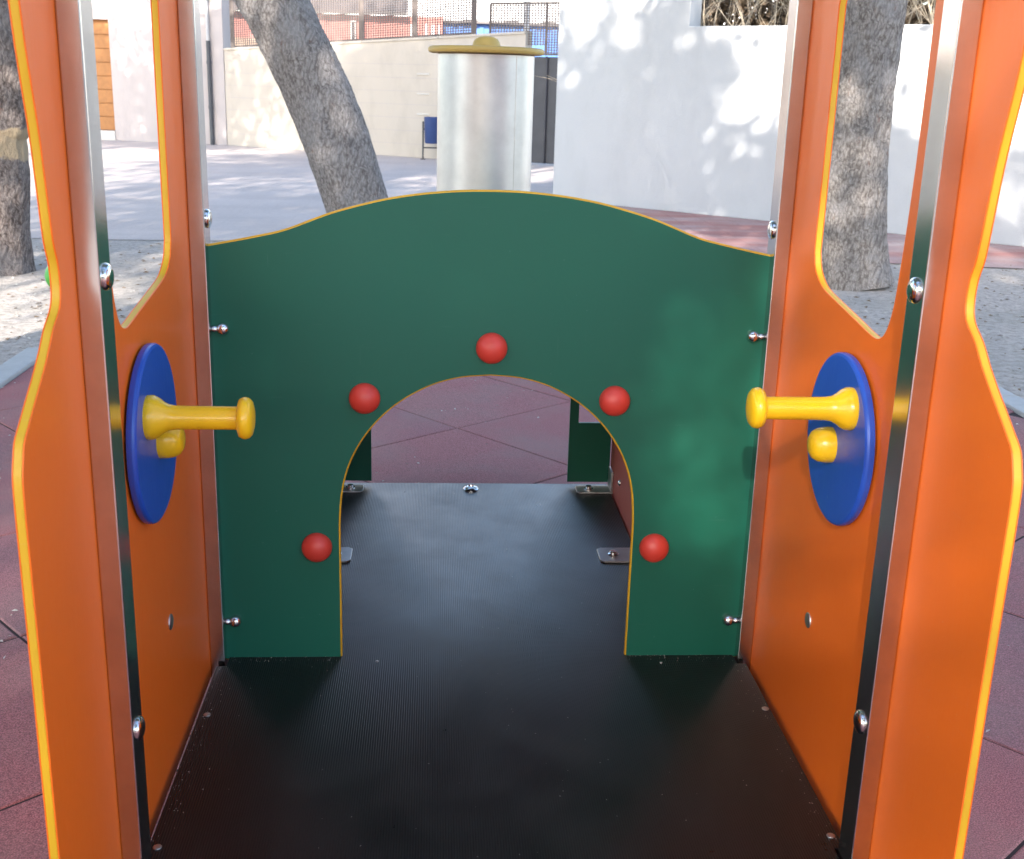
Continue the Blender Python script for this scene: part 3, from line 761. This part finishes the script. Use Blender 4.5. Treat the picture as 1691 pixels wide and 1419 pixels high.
def crown(parent, c, rad, n, seed, size=.085, gaps=(), fork=None):
    # limbs first
    r_ = random.Random(seed); fork = Vector(fork if fork else c)
    mb = MB()
    for k in range(11):
        a = k*2.399+r_.random(); e = r_.uniform(.2, 1.0)
        t_ = Vector((c[0]+rad[0]*.8*math.cos(a)*math.cos(e), c[1]+rad[1]*.8*math.sin(a)*math.cos(e), c[2]+rad[2]*.75*(math.sin(e)*1.6-.7)))
        mid = fork.lerp(t_, .5)+Vector((r_.uniform(-.2, .2), r_.uniform(-.2, .2), .25))
        mb.tube([fork, fork.lerp(mid, .5)+Vector((0, 0, .05)), mid, mid.lerp(t_, .6), t_], [.085, .065, .045, .03, .008], 7)
    mb.build('limb', M['bark'], parent, smooth=60)
    n = int(n*math.pi*rad[0]*rad[2]/(.5*.95*size*size))      # n is the optical depth wanted
    v, f = leaf_mesh(c, rad, n, seed, size, gaps)
    mb = MB(); mb.add(v, f); o = mb.build('crown', M['leaf'], parent)
    return o
GAP = ()
def tree(label, path, radii, c, rad, n, seed, m, seg=96, rings=190, amp=.010, flare=.03, gaps=(), group=None, size=.085):
    b = path[0]
    t = root('tree', (b[0], b[1], G), label, 'tree', group)
    trunk_mesh(path, radii, seg, rings, seed, amp, t, m, flare=flare)
    if c is not None: crown(t, c, rad, n, seed, size, gaps=gaps, fork=path[-1])
    return t
# leaning tree left of the chimney
tree('grey barked tree leaning left behind the green arch panel',
     [(-.43, 5.0, G), (-.50, 5.0, .12), (-.555, 5.0, .33), (-.70, 5.0, .80), (-.83, 5.0, 1.10), (-1.01, 5.0, 1.44), (-1.30, 5.05, 1.95), (-1.55, 5.1, 2.5), (-1.7, 5.1, 3.1)],
     [.20, .185, .178, .190, .185, .180, .17, .15, .11], (-2.4, 5.4, 6.2), (2.3, 1.9, 1.6), 3.0, 11, M['bark'])
tree('thick straight trunk seen through the right side window',
     [(2.41, 4.9, G), (2.37, 4.9, .2), (2.345, 4.9, .55), (2.335, 4.9, 1.05), (2.345, 4.9, 1.53), (2.40, 4.95, 2.1), (2.35, 5.0, 2.8), (2.3, 5.0, 3.3)],
     [.225, .205, .195, .19, .20, .19, .16, .12], (2.4, 5.1, 4.6), (1.8, 1.8, 1.2), 2.0, 12, M['bark_b'], flare=.035)
tree('broken barked trunk with a pale bare patch at the left edge',
     [(-2.565, 4.85, G), (-2.545, 4.85, .2), (-2.51, 4.85, .45), (-2.50, 4.85, .68), (-2.475, 4.85, .78), (-2.475, 4.85, 1.08), (-2.52, 4.85, 1.45), (-2.6, 4.9, 2.1), (-2.65, 4.9, 2.8)],
     [.155, .15, .14, .125, .135, .14, .13, .12, .09], (-4.0, 5.2, 6.1), (2.1, 1.8, 1.5), 2.8, 13, M['bark_c'], flare=.02, amp=.009)
# shade trees around the playground, outside the picture
OUT = 'shade trees standing round the playground outside the picture'
def shade(where, x, y, c, rad, n, seed, gaps=(), size=.085):
    tree('leafy shade tree standing outside the picture, '+where, [(x, y, G), (x+.02, y, 1), (x*.9+c[0]*.1, y*.9+c[1]*.1, 2.0), (x*.6+c[0]*.4, y*.6+c[1]*.4, c[2]-rad[2]*.6)], [.22, .19, .17, .1], c, rad, n, seed, M['bark'], 20, 30, .004, .03, gaps, OUT, size)
sun_gap = [((.60, -.1, .46), tuple(-SUN), .35, .30)]
shade('just right of the train', 3.3, .6, (.95, 1.0, 3.85), (1.35, 1.2, .62), 4.5, 21, (), .11)
shade('just left of the train', -2.6, .2, (-1.0, .5, 5.3), (1.2, 1.3, 1.1), 4.5, 27, (), .11)
shade('far to the left of the train', -4.4, .6, (-4.2, .4, 4.2), (2.3, 2.3, 1.1), 2.4, 22)
shade('left of the bare dirt', -5.2, 3.2, (-4.6, 3.0, 5.4), (2.3, 1.8, 1.1), 2.4, 28)
shade('far behind the viewer', -5.2, -9.0, (-2.2, -7.6, 4.7), (2.7, 2.2, 1.9), 2.7, 23, sun_gap, .032)
shade('left of the beige house', -6.6, 11.4, (-6.3, 11.4, 4.4), (2.4, 2.0, 1.3), 3.6, 24)
shade('behind the viewer on the right', 1.6, -5.5, (.9, -5.2, 5.2), (2.2, 2.2, 1.6), 1.8, 25, sun_gap)
shade('behind the viewer on the left', -3.6, -3.6, (-3.0, -3.6, 4.6), (2.1, 2.0, 1.2), 2.2, 26)
# dry shrub behind the white wall
sb = root('dry_shrub', (3.6, 8.6, G), 'dry leafless twiggy shrub showing above the low white wall', 'shrub')
r_ = random.Random(31); mb = MB()
def grow(p, d, L, r0, lvl):
    pts = [p]; rr = [r0]
    for i in range(4):
        d = (d+Vector((r_.uniform(-.25, .25), r_.uniform(-.25, .25), r_.uniform(-.12, .2)))).normalized(); p = p+d*L/4; pts.append(p); rr.append(r0*(1-.18*(i+1)))
    mb.tube(pts, rr, 4, False)
    if lvl:
        for _ in range(5):
            k = r_.randint(1, 4); nd = (d+Vector((r_.uniform(-1, 1), r_.uniform(-.7, .7), r_.uniform(-.4, .8)))).normalized()
            grow(pts[k], nd, L*r_.uniform(.4, .7), rr[k]*.6, lvl-1)
for k in range(56):
    p_ = W1+D*(-.95+k*.075)+Wn*r_.uniform(.75, 1.2); x, y = p_.x, p_.y
    grow(Vector((x, y, .5)), Vector((r_.uniform(-.3, .3), r_.uniform(-.2, .2), 1)), r_.uniform(1.3, 1.8), r_.uniform(.014, .028), 2)
mb.build('branches', M['twig'], sb)
g = np.random.default_rng(5); n = 60000
dd = g.uniform(-2.2, 3.4, n); nn = g.uniform(1.2, 2.3, n)
P = np.stack([W1.x+D.x*dd+Wn.x*nn, W1.y+D.y*dd+Wn.y*nn, g.uniform(.9, 2.7, n)], 1)
a = g.normal(size=(n, 3)); a /= np.linalg.norm(a, axis=1)[:, None]; b = np.cross(a, g.normal(size=(n, 3))); b /= np.linalg.norm(b, axis=1)[:, None]
s_ = g.uniform(.02, .055, n)[:, None]; vs = np.empty((n, 4, 3)); vs[:, 0] = P-a*s_; vs[:, 1] = P+b*s_*.5; vs[:, 2] = P+a*s_; vs[:, 3] = P-b*s_*.5
mb = MB(); mb.add(vs.reshape(-1, 3), [(4*i, 4*i+1, 4*i+2, 4*i+3) for i in range(n)]); mb.build('dry_leaves', M['dryleaf'], sb)
